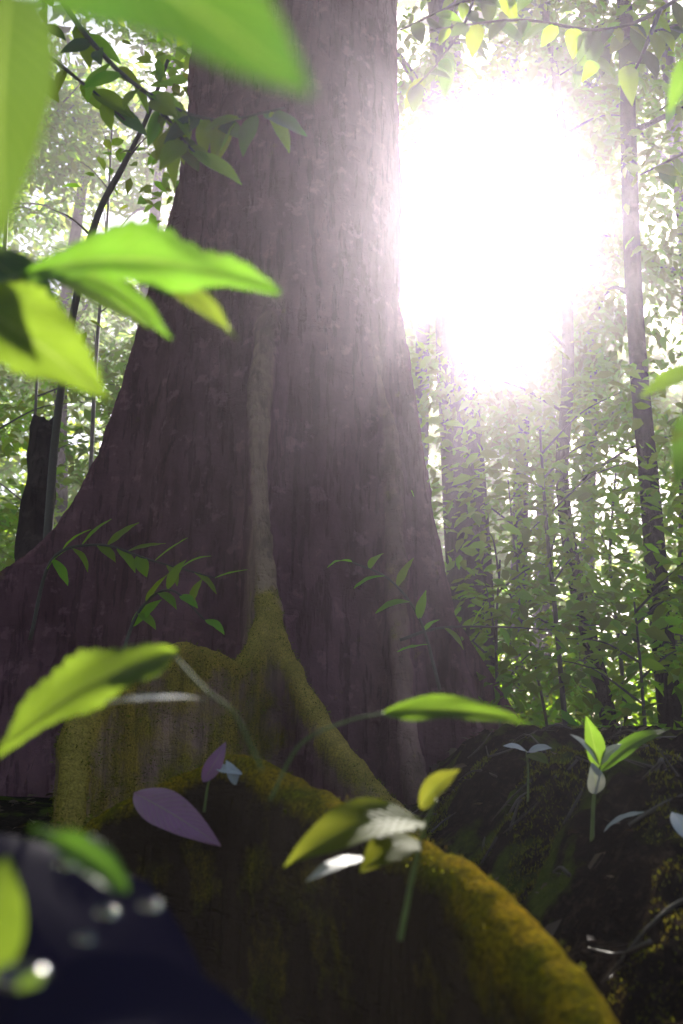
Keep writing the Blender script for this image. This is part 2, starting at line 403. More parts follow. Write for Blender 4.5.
# left fork: the mossy slab
fin([A(264, 520, 3.71), A(268, 575, 3.60), A(266, 608, 3.50), A(254, 638, 3.36), A(236, 660, 3.22), A(212, 652, 3.1), A(178, 642, 2.98), A(140, 652, 2.84), A(104, 682, 2.68), A(80, 716, 2.55), A(74, 770, 2.45), A(72, 840, 2.38)], [.03, .04, .05, .05, .052, .055, .058, .058, .055, .05, .045, .04], [.06] * 12, kind='root', moss=1.0)
# right fork: mossy root running down to the right
fin([A(264, 520, 3.71), A(268, 575, 3.60), A(272, 612, 3.49), A(284, 642, 3.42), A(306, 684, 3.33), A(334, 730, 3.22), A(364, 768, 3.12), A(396, 800, 3.02), A(430, 835, 2.9), A(470, 880, 2.75)], [.03, .04, .048, .05, .05, .048, .048, .045, .042, .04], [.05] * 10, kind='root', moss=.85)
# thin ridges right of the centre
fin([(.02, 4.2, 3.1), A(388, 400, 4.12), A(394, 520, 4.0), A(401, 640, 3.86), A(412, 740, 3.74), A(424, 800, 3.6)], [.1, .055, .045, .045, .05, .055], [.2, .1, .08, .07, .06, .06], moss=.06)
# right wing
fin([(.1, 4.5, 4.2), (.22, 4.5, 3.2), A(408, 350, 4.5), A(430, 500, 4.48), A(450, 600, 4.42), A(474, 700, 4.35), A(502, 782, 4.25), A(530, 830, 4.1)], [.16, .12, .09, .07, .06, .06, .06, .06], [.3, .26, .18, .12, .09, .08, .08, .08], moss=.2)
# back wings
fin([(-.3, 4.9, 2.8), (-.4, 5.3, 1.6), (-.7, 5.9, .9), (-1.1, 6.5, .4)], [.2, .1, .08, .07], [.4, .25, .15, .1])
fin([(.1, 4.85, 2.8), (.45, 5.2, 1.6), (.9, 5.6, .9), (1.3, 6.0, .4)], [.2, .1, .08, .07], [.4, .25, .15, .1])
# the root wall that snakes towards the camera
fin([A(60, 905, 2.05), A(82, 838, 1.9), A(116, 806, 1.82), A(170, 778, 1.76), A(222, 754, 1.7), A(252, 754, 1.64), A(296, 776, 1.52), A(352, 803, 1.38), A(420, 836, 1.2), A(474, 868, 1.06), A(522, 916, .95), A(566, 968, .86), A(606, 1026, .79), A(660, 1120, .70)],
    [.03, .034, .036, .038, .042, .044, .042, .04, .036, .034, .032, .031, .03, .03], [.05] * 14, kind='root', moss=1.0, n=80)
raw = bpy.data.objects.new('trunk_raw', mb.mesh('trunk_raw')); col.objects.link(raw)
md = raw.modifiers.new('r', 'REMESH'); md.mode = 'VOXEL'; md.voxel_size = .0165; md.use_smooth_shade = True
md2 = raw.modifiers.new('s', 'SMOOTH'); md2.iterations = 7; md2.factor = .5
dg = bpy.context.evaluated_depsgraph_get(); ev = raw.evaluated_get(dg)
body = bpy.data.meshes.new_from_object(ev); bpy.data.objects.remove(raw)
nv = len(body.vertices); Vb = np.zeros(nv * 3, np.float32); body.vertices.foreach_get('co', Vb); Vb = Vb.reshape(-1, 3)
Nb = np.zeros(nv * 3, np.float32); body.vertices.foreach_get('normal', Nb); Nb = Nb.reshape(-1, 3)
# lumps and flutes of living bark
disp = np.zeros(nv)
for i in range(nv):
    v = Vb[i]
    if v[1] < 5.2 and v[2] < 6:
        disp[i] = .022 * mn.noise(Vector((v[0] * 3.2, v[1] * 3.2, v[2] * 1.1))) + .015 * mn.fractal(Vector((v[0] * 14, v[1] * 14, v[2] * 6)), .8, 2.0, 3)
fin_id = np.full(nv, -1); fin_d = np.full(nv, 1e9)
dark = np.zeros(nv); moss = np.zeros(nv); lit_gold = np.zeros(nv)
for k, f in enumerate(FINS):
    P, rs = f['P'], f['r']
    best = np.full(nv, 1e9); bi = np.zeros(nv, int)
    for i in range(len(P)):
        d = (Vb[:, 0] - P[i, 0]) ** 2 + (Vb[:, 1] - P[i, 1]) ** 2
        up = Vb[:, 2] > P[i, 2] + .06
        d = np.where(up, 1e9, d); m_ = d < best
        best[m_] = d[m_]; bi[m_] = i
    best = np.sqrt(best); below = P[bi, 2] - Vb[:, 2]
    near = best < rs[bi] + .09
    soft = np.clip(1 - (best - rs[bi]) / .09, 0, 1)
    if f['kind'] == 'root':
        m_ = near & (best < fin_d); fin_id[m_] = k; fin_d[m_] = best[m_]
    else:
        rad = np.hypot(Vb[:, 0] - TC.x - .02 * Vb[:, 2], Vb[:, 1] - TC.y); core = np.interp(Vb[:, 2], zz, rr)
        m_ = near & (best < fin_d) & (rad > core + .06); fin_id[m_] = k; fin_d[m_] = best[m_]
    edge = np.clip(1 - below / (.075 if k == len(FINS) - 1 else .16), 0, 1)
    plate = .5 if (k == 2) else (.3 if f['kind'] == 'root' else .0)
    mo = f['moss'] * np.maximum(edge, plate) * soft
    if k in (2, 3): mo = mo * (1 - sstep(.85, 1.3, Vb[:, 2]))
    if k in (1, 2, 3, 4):
        side = np.clip(1.25 - best / (rs[bi] + .05), 0, 1)
        lit_gold = np.maximum(lit_gold, (.4 if k == 4 else 1) * side * np.maximum(edge, .8 if k == 2 else 0) * (1 - .3 * sstep(1.0, 1.3, Vb[:, 2])) * (1 - sstep(1.9, 3.0, Vb[:, 2])))  # painted light: slab face and upper edges of forks and ridges
    moss = np.maximum(moss, mo)
    if k == len(FINS) - 1: dark = np.maximum(dark, soft)  # marks the root wall whose shade is painted dark
moss = np.maximum(moss, np.clip(Nb[:, 2], 0, 1) * .5 * (Vb[:, 2] < 1.4))
Vb2 = Vb + Nb * disp[:, None]
thin = fin_d < .12
Vb2[thin] = Vb[thin] + Nb[thin] * (disp[thin] * np.where(fin_id[thin] == len(FINS) - 1, .3, .8))[:, None]
body.vertices.foreach_set('co', Vb2.astype(np.float32).ravel()); body.update()
body.vertices.foreach_get('normal', nb := np.zeros(nv * 3, np.float32)); Nb = nb.reshape(-1, 3)
nf = len(body.polygons); li = np.zeros(len(body.loops), np.int32); body.loops.foreach_get('vertex_index', li)
ls = np.zeros(nf, np.int32); body.polygons.foreach_get('loop_start', ls); lt = np.zeros(nf, np.int32); body.polygons.foreach_get('loop_total', lt)
assert (lt == 4).all() or True
Q = li.reshape(-1, 4) if (lt == 4).all() else np.array([[li[s + min(q, t - 1)] for q in range(4)] for s, t in zip(ls, lt)])
fid = np.array([np.bincount(fin_id[q] + 1).argmax() - 1 for q in Q])
for k in range(len(FINS)):
    fs = np.where(fid == k)[0]
    if not len(fs): continue
    lab = np.full(nv, nv); used = np.unique(Q[fs]); lab[used] = used
    for _ in range(400):
        m_ = lab[Q[fs]].min(1); old = lab[used].copy()
        np.minimum.at(lab, Q[fs].ravel(), np.repeat(m_, 4)); lab[used] = lab[lab[used]]
        if (old == lab[used]).all(): break
    fl = lab[Q[fs, 0]]; u_, c_ = np.unique(fl, return_counts=True)
    fid[fs[fl != u_[c_.argmax()]]] = -1
PART_LABEL = {2: 'flat mossy golden-green slab of root in front of the trunk', 3: 'mossy root running down to the right from the fork', len(FINS) - 1: 'low snaking root with golden mossy crest near the camera'}
def sub_mesh(name, faces):
    used, inv = np.unique(Q[faces], return_inverse=True)
    me = mesh_np(name, Vb2[used], inv.reshape(-1, 4), 4)
    a = me.attributes.new('moss', 'FLOAT', 'POINT'); a.data.foreach_set('value', moss[used].astype(np.float32))
    a = me.attributes.new('lit_gold', 'FLOAT', 'POINT'); a.data.foreach_set('value', lit_gold[used].astype(np.float32))
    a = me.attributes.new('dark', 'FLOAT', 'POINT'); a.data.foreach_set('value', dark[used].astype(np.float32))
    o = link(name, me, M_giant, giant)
    me.normals_split_custom_set_from_vertices(Nb[used].tolist())
    return o
sub_mesh('trunk', fid == -1)
for k, f in enumerate(FINS):
    if (fid == k).sum() > 50:
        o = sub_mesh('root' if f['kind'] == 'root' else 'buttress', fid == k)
        if k in PART_LABEL: o['label'] = PART_LABEL[k]
bpy.data.meshes.remove(body)
# crown out of view: limbs, and a wide leaf canopy added to block skylight
for i in range(7):
    a = i * .9 + .3; r_ = 4.2
    MB().add(*tube([(cx + .2, cy, 8.6 + .2 * i), (cx + r_ * .4 * math.cos(a), cy + r_ * .4 * math.sin(a), 10.2 + .2 * i), (cx + r_ * math.cos(a), cy + r_ * math.sin(a), 11.2 + .3 * (i % 3))], [.2, .12, .04], 18, 8, .2, i)).build('limb', M_giant, giant)
c = np.stack([cx + RNG.uniform(-12, 12, 9000), cy + RNG.uniform(-20, 9, 9000), 10.2 + 3.2 * RNG.random(9000)], 1)
c = c[np.hypot(c[:, 0] - cx, (c[:, 1] - cy + 5) * .85) < 12]
c = c[~((c[:, 0] > .8) & (c[:, 1] < 2.6))]      # opening cut in the unseen canopy so skylight from right behind reaches the slab
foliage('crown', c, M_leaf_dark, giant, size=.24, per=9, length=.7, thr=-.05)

# moss cushions on root crests: short blades (part of the tree)
def moss_blades(name, P, Nn, parent=None, size=.012):
    m = len(P); D = Nn + RNG.normal(0, .55, (m, 3)); L = size * (.5 + RNG.random(m)) * np.clip(P[:, 1] / 2.4, .3, 1.0)
    return leaf_cloud(name, P, D, RNG.normal(0, 1, (m, 3)), L, L * .32, M_moss, parent)
sel = np.where((moss > .45) & (Vb2[:, 1] < 3.7))[0]
pick = RNG.choice(sel, min(26000, len(sel) * 3))
P = Vb2[pick] + RNG.normal(0, .005, (len(pick), 3)); k = np.array([mn.noise(Vector(p) * 9) > -.12 for p in P])
mo = moss_blades('moss', P[k] - Nb[pick][k] * .004, Nb[pick][k], giant, .010); tag(mo, kind='stuff')

# ------------------------------------------------------------------ other trees
def world_tree(name, label, cat, trunk_px, rad, mat, crown=None, group=None, leaf=M_leaf, limbs=0, size=.11, sp=260, seed=0, wob=.12, ext=None, cr=2.0, crown_h=(3.5, 8), per=9):
    pts = [at(*p) for p in trunk_px]           # top to bottom in the picture
    if ext: pts = [pts[0] + Vector(e) for e in ext][::-1] + pts
    b = pts[-1]; gz_ = ground_at(b.x, b.y); pts = pts + [Vector((b.x, b.y, gz_ - .15))]
    t = empty(name, (b.x, b.y, gz_), label, cat, group)
    MB().add(*tube([tuple(p) for p in pts], rad, 60, 14, wob, seed)).build('trunk', mat, t)
    rs = random.Random(seed)
    P = crom([tuple(p) for p in pts], 30)
    tips = []
    for i in range(limbs):
        q = P[int(2 + i * 16 / max(1, limbs))]; a = rs.uniform(0, 6.28); l = rs.uniform(.7, 1.5) * cr * .5
        e = q + np.array([math.cos(a) * l, math.sin(a) * l, l * rs.uniform(.1, .7)])
        mpt = (q + e) / 2 + np.array([0, 0, .12 * l]); r0 = max(.008, rad[0] * .5)
        MB().add(*tube([q, mpt, e], [r0, r0 * .6, r0 * .2], 12, 6, .1, i)).build('limb', mat, t)
        tips += [mpt, e]
    if crown:
        top = P[0]
        c0 = np.stack([top[0] + RNG.normal(0, cr * .55, crown), top[1] + RNG.normal(0, cr * .55, crown), RNG.uniform(crown_h[0], crown_h[1], crown)], 1)
        if tips:
            tp = np.array(tips)[RNG.integers(0, len(tips), crown // 2)] + RNG.normal(0, .22, (crown // 2, 3)); c0[:crown // 2] = tp
        foliage('crown', c0, leaf, t, size=size, per=per, out=np.array([top[0], top[1], (crown_h[0] + crown_h[1]) / 2]), fine=size * FPX / b.y > 9, length=min(.45, size * 4))
    return t
world_tree('forest_tree', 'thick straight pale-barked tree right behind the giant trunk', 'tree', [(448, 150, 8.2), (455, 340, 8.1), (463, 480, 8.0), (474, 640, 7.9), (478, 720, 7.9)], [.12, .17, .19, .20, .21, .23], M_bark, 700, limbs=5, seed=1, ext=[(0, .1, 2), (-.2, .3, 6)], cr=2.6, crown_h=(6.5, 11.5))
world_tree('forest_tree', 'slender dark tree bending right at its foot, nearest the bare dark trunk', 'tree', [(566, 250, 7.2), (568, 380, 7.1), (562, 480, 7.0), (578, 590, 6.9), (598, 670, 6.8), (612, 740, 6.7)], [.03, .045, .052, .058, .062, .065], M_bark_dark, 300, limbs=6, seed=2, ext=[(.1, .2, 1.5), (.0, .3, 3.4)], cr=1.7, crown_h=(3.2, 8))
world_tree('forest_tree', 'tall dark bare trunk standing close to the right border of the photo', 'tree', [(624, 0, 6.8), (628, 120, 6.8), (632, 250, 6.7), (640, 380, 6.6), (650, 490, 6.5), (660, 610, 6.4), (672, 735, 6.3)], [.055, .06, .065, .07, .075, .08, .085], M_bark_dark, 500, limbs=4, seed=3, ext=[(-.1, .2, 1.5), (-.1, .4, 4.0)], cr=2.2, crown_h=(5.2, 10))
# saplings with thin stems: (label, path, radius)
SAP = [
 ('thin forked sapling with two upright dark stems left of the bending tree', [(540, 430, 5.8), (546, 520, 5.7), (556, 620, 5.6), (567, 745, 5.5)], .016, 90),
 ('wispy sapling with a thin pale stem close to the thick straight tree', [(508, 480, 6.4), (516, 560, 6.4), (530, 640, 6.3), (546, 720, 6.2)], .010, 80),
 ('leafy sapling reaching up between the bending tree and the bare dark trunk', [(616, 470, 7.6), (610, 560, 7.5), (620, 650, 7.4), (626, 720, 7.4)], .018, 150),
 ('small sapling with glossy leaves at the foot of the bare dark trunk', [(634, 600, 5.0), (640, 660, 5.0), (646, 740, 4.9)], .010, 60),
 ('sapling half hidden behind the wing of the giant trunk', [(500, 560, 5.6), (496, 640, 5.6), (500, 740, 5.5)], .012, 60),
 ('bright green sapling with drooping leaves behind the broken stump', [(40, 300, 6.8), (36, 400, 6.8), (30, 500, 6.7), (26, 600, 6.7)], .016, 220),
 ('yellow-green sapling between the curved stem and the giant trunk', [(112, 130, 7.4), (106, 240, 7.4), (96, 360, 7.3), (86, 560, 7.2)], .018, 260),
 ('sapling with a leaning thin stem along the left border of the photo', [(8, 160, 6.0), (4, 260, 6.0), (-8, 420, 6.0), (-16, 640, 5.9)], .022, 200),
]
for i, (lab, path, r0, cnt) in enumerate(SAP):
    lf = M_leaf_pale if i in (2, 5, 6, 7) else M_leaf
    world_tree('sapling', lab, 'sapling', path, [r0 * .5, r0 * .8, r0, r0 * 1.2], M_twig, cnt, 'saplings of the understorey', lf, limbs=6, seed=20 + i, size=.10, cr=.9, crown_h=(max(.8, at(*path[0]).z - 1.2), at(*path[0]).z + .7), per=7)

# broken stump on the left
b = at(28, 600, 5.6); t = empty('broken_stump', (b.x, b.y, ground_at(b.x, b.y)), 'dark rotting snapped trunk with jagged top leaning on the left of the giant tree', 'stump')
pts = [at(45, 425, 5.75), at(41, 480, 5.7), at(34, 540, 5.65), at(28, 600, 5.6), Vector((b.x - .03, b.y, ground_at(b.x, b.y) - .2))]
V, Fq = tube([tuple(p) for p in pts], [.085, .092, .10, .11, .13], 50, 18, .25, 5)
for j in range(18): V[j, 2] += .10 * mn.noise(Vector((j * 1.9, 2.2, 0))) + .05 * (j % 3 == 0); V[18 + j, 2] += .04 * mn.noise(Vector((j * 1.3, 7, 0)))
V[50 * 18, 2] -= .08
MB().add(V, Fq).build('trunk', M_bark_dark, t)
# curved stem climbing over the stump
world_tree('curved_stem', 'thin curved woody stem arching up over the broken stump to the right', 'sapling', [(168, 60, 4.6), (146, 120, 4.7), (122, 168, 4.8), (98, 215, 4.9), (78, 290, 5.0), (64, 370, 5.1), (54, 450, 5.2), (46, 560, 5.2)], [.010, .014, .019, .021, .022, .024, .026, .03], M_twig, 40, leaf=M_leaf, limbs=3, seed=41, size=.10, cr=.5, crown_h=(3.4, 4.6))

# trees farther off
FAR = [(-25, 13, .16, 'slim tree far left, beyond the saplings'), (60, 16, .14, 'slim far tree seen over the broken stump'), (140, 14, .13, 'slim far tree touching the left outline of the giant trunk'),
       (420, 15, .15, 'far tree glimpsed beside the right outline of the giant trunk'), (520, 13, .12, 'far tree between the thick straight trunk and the bending tree'), (588, 15, .13, 'far tree just right of the bending slender tree'),
       (690, 11, .15, 'far tree on the right border beyond the bare dark trunk'), (545, 19, .2, 'farthest pale trunk under the sun')]
for i, (px, Y, r0, lab) in enumerate(FAR):
    world_tree('forest_tree', lab, 'tree', [(px + 3, 330, Y), (px, 520, Y), (px - 4, 700, Y)], [r0 * .6, r0 * .8, r0, r0 * 1.15], M_bark, 420, 'trees farther off in the wood', M_leaf_pale if i % 2 else M_leaf, limbs=6, seed=60 + i, ext=[(.1, .1, 3), (.2, .3, 6)], cr=3.0, crown_h=(4, 13), size=.16)

# ------------------------------------------------------------------ foliage masses nobody could count
n = 32000
c = np.stack([RNG.uniform(-17, 19, n), RNG.uniform(15, 27, n), 14.5 * RNG.random(n) ** .9 + .3], 1)
th = RNG.uniform(.22, 2 * math.pi - .22, 12000) + math.pi / 2; th = th[np.cos(th - math.pi / 2) < .55]; th = th[~((np.cos(th) > .1) & (np.sin(th) < .1))]; rd = RNG.uniform(13, 24, len(th))  # unseen ring behind the camera, added to cut skylight, left open at right
c = np.concatenate([c, np.stack([rd * np.cos(th), rd * np.sin(th) + 1, 14 * RNG.random(len(th)) + .3], 1)])
k = np.array([mn.noise(Vector(p) * .33) > -.42 for p in c])
tag(foliage('far_forest', c[k], M_leaf_pale, size=.29, per=10, length=.9, thr=-.10), 'wall of far sunlit forest foliage closing the view, with an added ring behind the camera', 'forest', kind='stuff')
n = 11000
c = np.stack([RNG.uniform(-7, 9, n), RNG.uniform(8.0, 14, n), RNG.random(n)], 1); c[:, 2] = .5 + c[:, 2] * c[:, 1] * 1.08
y2 = RNG.uniform(7.5, 15, 7000); c = np.concatenate([c, np.stack([-y2 * RNG.uniform(.12, .5, 7000), y2, .4 + y2 * 1.05 * RNG.random(7000)], 1)])
k = np.array([mn.noise(Vector(p) * .55 + Vector((5, 0, 0))) > -.16 for p in c])
tag(foliage('understorey_foliage', c[k], M_leaf, size=.15, per=9, length=.55, thr=-.06), 'sunlit small leaves of the understorey behind the trunks', 'foliage', kind='stuff')
n = 4200
x = RNG.uniform(-6, 7, n); y = RNG.uniform(5.0, 13, n)
c = np.stack([x, y, np.array([gh(a, b_) for a, b_ in zip(x, y)]) + .12 + 1.0 * RNG.random(n) ** 1.5], 1)
c = c[np.hypot(c[:, 0] - cx, c[:, 1] - cy) > 1.5]
tag(foliage('undergrowth', c, M_leaf, size=.11, per=8, length=.35, gap=False, fine=True), 'low leafy undergrowth covering the forest floor', 'undergrowth', kind='stuff')
# moss and litter on the bank
n = 150000
x = RNG.uniform(.12, 1.9, n); y = RNG.uniform(.5, 3.2, n)
kk = np.array([mn.fractal(Vector((a * 4.2, b_ * 4.2, 1.7)), 1, 2, 3) > .08 for a, b_ in zip(x, y)]); x, y = x[kk], y[kk]
P = np.array([(a, b_, ground_at(a, b_)) for a, b_ in zip(x, y)])
Nn = np.tile(np.array([0, 0, 1.0]), (len(P), 1))
tag(moss_blades('moss', P, Nn, None, .011), 'patches of yellow-green moss on the dark earth bank', 'moss', kind='stuff')
n = 2600
x = RNG.uniform(-3, 4, n); y = RNG.uniform(.4, 7, n)
P = np.array([(a, b_, ground_at(a, b_) + .008) for a, b_ in zip(x, y)])
L = .05 * (.4 + RNG.random(n))
tag(leaf_cloud('leaf_litter', P, np.stack([RNG.normal(0, 1, n), RNG.normal(0, 1, n), RNG.normal(0, .25, n)], 1), np.array([0, 0, 1.]) + RNG.normal(0, .3, (n, 3)), L, L * .5, M_litter, None, True), 'dry brown fallen leaves scattered over the forest floor', 'leaf litter', kind='stuff')

tw = MB()
for i in range(140):
    x, y, a = random.uniform(.05, 1.6), random.uniform(.6, 3.4), random.uniform(0, 3.14); l = random.uniform(.04, .2)
    p = [(x + l * q * math.cos(a), y + l * q * math.sin(a)) for q in (-.5, 0, .5)]
    tw.add(*tube([(u_, v_, ground_at(u_, v_) + .006 + random.uniform(0, .02)) for u_, v_ in p], [.0035, .003, .0015], 6, 5, .3, i))
tag(tw.build('twig_litter', M_twig), 'thin broken twigs strewn over the dark bank', 'twigs', kind='stuff')
# ------------------------------------------------------------------ small plants by the trunk
def sprig(label, main, leaves, r0=.006, mat=M_leaf_dark, seed=0, Lpx=36, wpx=15, group=None):
    p0 = at(*main[0]); t = empty('leafy_sprig', p0, label, 'sprig', group)
    stem(t, main, r0, r0 * .35, M_twig)
    rs = random.Random(seed); Pm = crom([tuple(at(*p)) for p in main], 40)
    for i in range(leaves):
        q = Pm[int(8 + i * 31 / max(1, leaves - 1))] if leaves > 1 else Pm[-1]
        sc = q[1] / FPX; sd = 1 if i % 2 else -1
        ax = Pm[-1] - Pm[5]; ax /= np.linalg.norm(ax); pr = np.cross(ax, (0, -1, .3)); pr /= np.linalg.norm(pr)
        d = ax * rs.uniform(.3, .9) + pr * sd * rs.uniform(.4, .9) + np.array([0, rs.uniform(-.4, .2), -.3])
        d /= np.linalg.norm(d); l = Lpx * rs.uniform(.7, 1.15) * sc
        e = q + d * l
        leaf_part(t, q, e, wpx * rs.uniform(.8, 1.15) * sc, (rs.uniform(-.4, .4), rs.uniform(-.6, -.1), 1), mat, sag=rs.uniform(.02, .12), nu=12, nv=6, seed=seed + i)
    return t
def ground_stem(px, Y):  # a foot point on the ground below a picture column
    p = at(px, 800, Y); return p
sprig('dark sprig with shiny leaves lying across the left wing of the giant trunk', [(30, 640, 2.75), (52, 560, 2.72), (100, 545, 2.7), (150, 560, 2.7), (215, 578, 2.68)], 15, seed=3, mat=M_leaf)
sprig('small sprig with one drooping pale leaf left of the central ridge', [(120, 660, 2.6), (140, 610, 2.6), (170, 590, 2.58), (205, 620, 2.55)], 8, seed=5, mat=M_leaf)
sprig('sprig of narrow leaves before the right side of the giant trunk', [(440, 690, 3.0), (420, 620, 3.0), (390, 580, 2.98), (352, 562, 2.95)], 7, seed=9, mat=M_leaf)
sprig('thin horizontal sprig reaching right across the right wing of the trunk', [(400, 640, 3.2), (440, 628, 3.2), (500, 627, 3.2), (552, 630, 3.2)], 6, seed=12, mat=M_leaf_pale, Lpx=30, wpx=10)

# ------------------------------------------------------------------ leaves hanging close to the camera
br = empty('overhanging_branch', at(-120, -160, .5), 'blurred broad-leaved branch hanging into the upper left corner', 'branch')
stem(br, [(-120, -160, .34), (-60, -100, .24), (0, -90, .20)], .003, .0015, M_green_stem)
stem(br, [(-120, -160, .34), (-70, -40, .33), (-30, 10, .26)], .003, .0015, M_green_stem)
px_leaf(br, (0, -90, .20), (312, 96, .185), 235, M_big_dull, (.1, -.75, .6), sag=.06, fold=.12, seed=1)
px_leaf(br, (8, -10, .26), (0, 250, .25), 150, M_big_dull, (-.3, -.9, .25), sag=.05, seed=2)
bb = empty('leafy_shoot', at(-160, 330, .6), 'shoot with long toothed yellow-green leaves reaching in at the left, against the giant trunk', 'shoot')
stem(bb, [(-160, 330, .6), (-60, 300, .55), (18, 278, .52), (70, 268, .5)], .003, .0015, M_green_stem)
px_leaf(bb, (22, 276, .5), (280, 292, .46), 105, M_big, (.15, -.62, .75), sag=.10, serr=.14, fold=.25, wave=.07, seed=4, bend=.0)
px_leaf(bb, (-40, 300, .5), (108, 402, .46), 110, M_big, (-.2, -.75, .6), sag=.09, serr=.12, wave=.07, seed=5)
px_leaf(bb, (66, 270, .53), (172, 338, .50), 44, M_big, (.1, -.6, .8), sag=.08, seed=6)
px_leaf(bb, (40, 262, .62), (150, 330, .6), 50, M_big_dull, (.0, -.7, .7), sag=.08, seed=61)
px_leaf(bb, (-30, 250, .6), (70, 330, .58), 60, M_big_dull, (.0, -.7, .7), sag=.08, seed=62)
px_leaf(bb, (150, 278, .5), (236, 338, .49), 34, M_big_olive, (.2, -.6, .8), sag=.1, seed=8)
lf = empty('leafy_shoot', at(240, 720, .66), 'bright yellow-green wavy leaf pointing down left before the mossy slab', 'shoot')
stem(lf, [(262, 770, .66), (235, 715, .64), (205, 690, .6), (172, 654, .58)], .0014, .0009, M_green_stem)
px_leaf(lf, (178, 652, .58), (-4, 754, .54), 82, M_big, (-.2, -.55, .8), sag=.1, serr=.13, wave=.08, fold=.2, seed=9)
px_leaf(lf, (208, 700, .6), (92, 706, .56), 16, M_pale_leaf, (0, -.2, 1), 'pale shiny leaf seen almost edge-on', sag=.04, seed=10)
l5 = empty('leafy_shoot', at(290, 760, .8), 'single bright leaf held level on a thin stalk before the right root', 'shoot')
stem(l5, [(270, 800, .85), (300, 745, .83), (345, 722, .8), (384, 713, .78)], .0014, .001, M_green_stem)
px_leaf(l5, (382, 714, .78), (528, 722, .72), 36, M_big, (.0, -.6, .75), sag=.07, fold=.2, serr=.05, seed=12)
l6 = empty('seedling', at(410, 900, .85), 'olive seedling with broad dim leaves growing before the snaking root', 'seedling')
stem(l6, [(400, 940, .88), (412, 880, .87), (424, 830, .86), (436, 800, .85)], .0028, .0015, M_green_stem)
px_leaf(l6, (424, 822, .86), (284, 868, .78), 66, M_big_olive, (-.1, -.6, .8), sag=.12, fold=.2, seed=14)
px_leaf(l6, (420, 808, .86), (460, 770, .84), 30, M_big_olive, (.2, -.6, .8), sag=.1, seed=15)
px_leaf(l6, (418, 840, .86), (360, 872, .8), 44, M_big_olive, (.1, -.6, .8), sag=.1, seed=16)
px_leaf(l6, (366, 858, .84), (306, 882, .8), 20, M_pale_leaf, (0, -.4, .9), 'pale shiny leaf tip', sag=.06, seed=17)
l7 = empty('leafy_shoot', at(-60, 1150, .4), 'dark bluish plant with a very broad leaf in the lower left corner', 'plant')
stem(l7, [(-60, 1160, .4), (-20, 1090, .4), (20, 1040, .42)], .004, .002, M_green_stem)
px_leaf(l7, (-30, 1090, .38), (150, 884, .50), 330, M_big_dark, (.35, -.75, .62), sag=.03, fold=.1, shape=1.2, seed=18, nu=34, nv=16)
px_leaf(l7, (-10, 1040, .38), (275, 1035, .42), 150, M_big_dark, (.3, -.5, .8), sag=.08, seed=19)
px_leaf(l7, (128, 892, .37), (30, 828, .36), 46, M_big, (.1, -.6, .8), 'small bright yellow-green leaf', sag=.08, serr=.05, seed=20)
px_leaf(l7, (-40, 1000, .34), (8, 856, .36), 74, M_big, (.4, -.85, .3), 'mid-green leaf on the left border', sag=.05, seed=21)
k = N('water'); gl = k.add('ShaderNodeBsdfPrincipled', {'Base Color': (.9, .95, 1), 'Roughness': .12, 'IOR': 1.33, 'Transmission Weight': 1.0}); k.set(k.out, 'Surface', gl.outputs[0])
for (qx, qy, qY, qr, lab) in [(20, 976, .31, .0062, 'largest water drop, low on the left border'), (66, 862, .36, .0034, 'water drop near the top edge of the broad dark leaf'), (106, 912, .36, .003, 'round water drop in the middle of the broad dark leaf'), (150, 905, .36, .003, 'water drop just below the tip of the small bright leaf'), (84, 938, .35, .0026, 'smallest water drop, low on the broad dark leaf')]:
    dr = bpy.data.meshes.new('water_drop'); bm = bmesh.new(); bmesh.ops.create_uvsphere(bm, u_segments=24, v_segments=16, radius=qr)
    for v in bm.verts: v.co.z *= .62; v.co.x *= 1.4 + .1 * math.sin(v.co.y / qr * 3)
    bm.to_mesh(dr); bm.free(); dr.transform(Matrix.Translation(at(qx, qy, qY)))
    o = link('water_drop', dr, k.m); tag(o, lab, 'water drop', 'water drops on the broad dark leaf')

# purple leaf and pink sprig on the snaking root
o = leaf_part(None, at(134, 793, 1.60), at(221, 846, 1.50), 38 / FPX * 1.55, (.1, -.9, .35), M_purple, name='fallen_leaf', sag=.06, seed=23)
tag(o, 'purple fallen leaf leaning on the front of the snaking root', 'leaf')
pk = empty('pink_sprout', at(205, 800, 1.6), 'tiny pink sprout with folded leaves standing on top of the snaking root', 'sprout')
stem(pk, [(204, 812, 1.62), (208, 785, 1.61), (214, 765, 1.6)], .0025, .0015, M_green_stem)
px_leaf(pk, (203, 782, 1.6), (226, 742, 1.6), 17, M_purple, (.3, -.8, .4), sag=.08, seed=24)
px_leaf(pk, (236, 785, 1.6), (226, 760, 1.6), 13, M_pale_leaf, (.3, -.8, .4), sag=.08, seed=25)
px_leaf(pk, (214, 768, 1.6), (244, 775, 1.6), 12, M_pale_leaf, (.1, -.6, .7), sag=.08, seed=26)

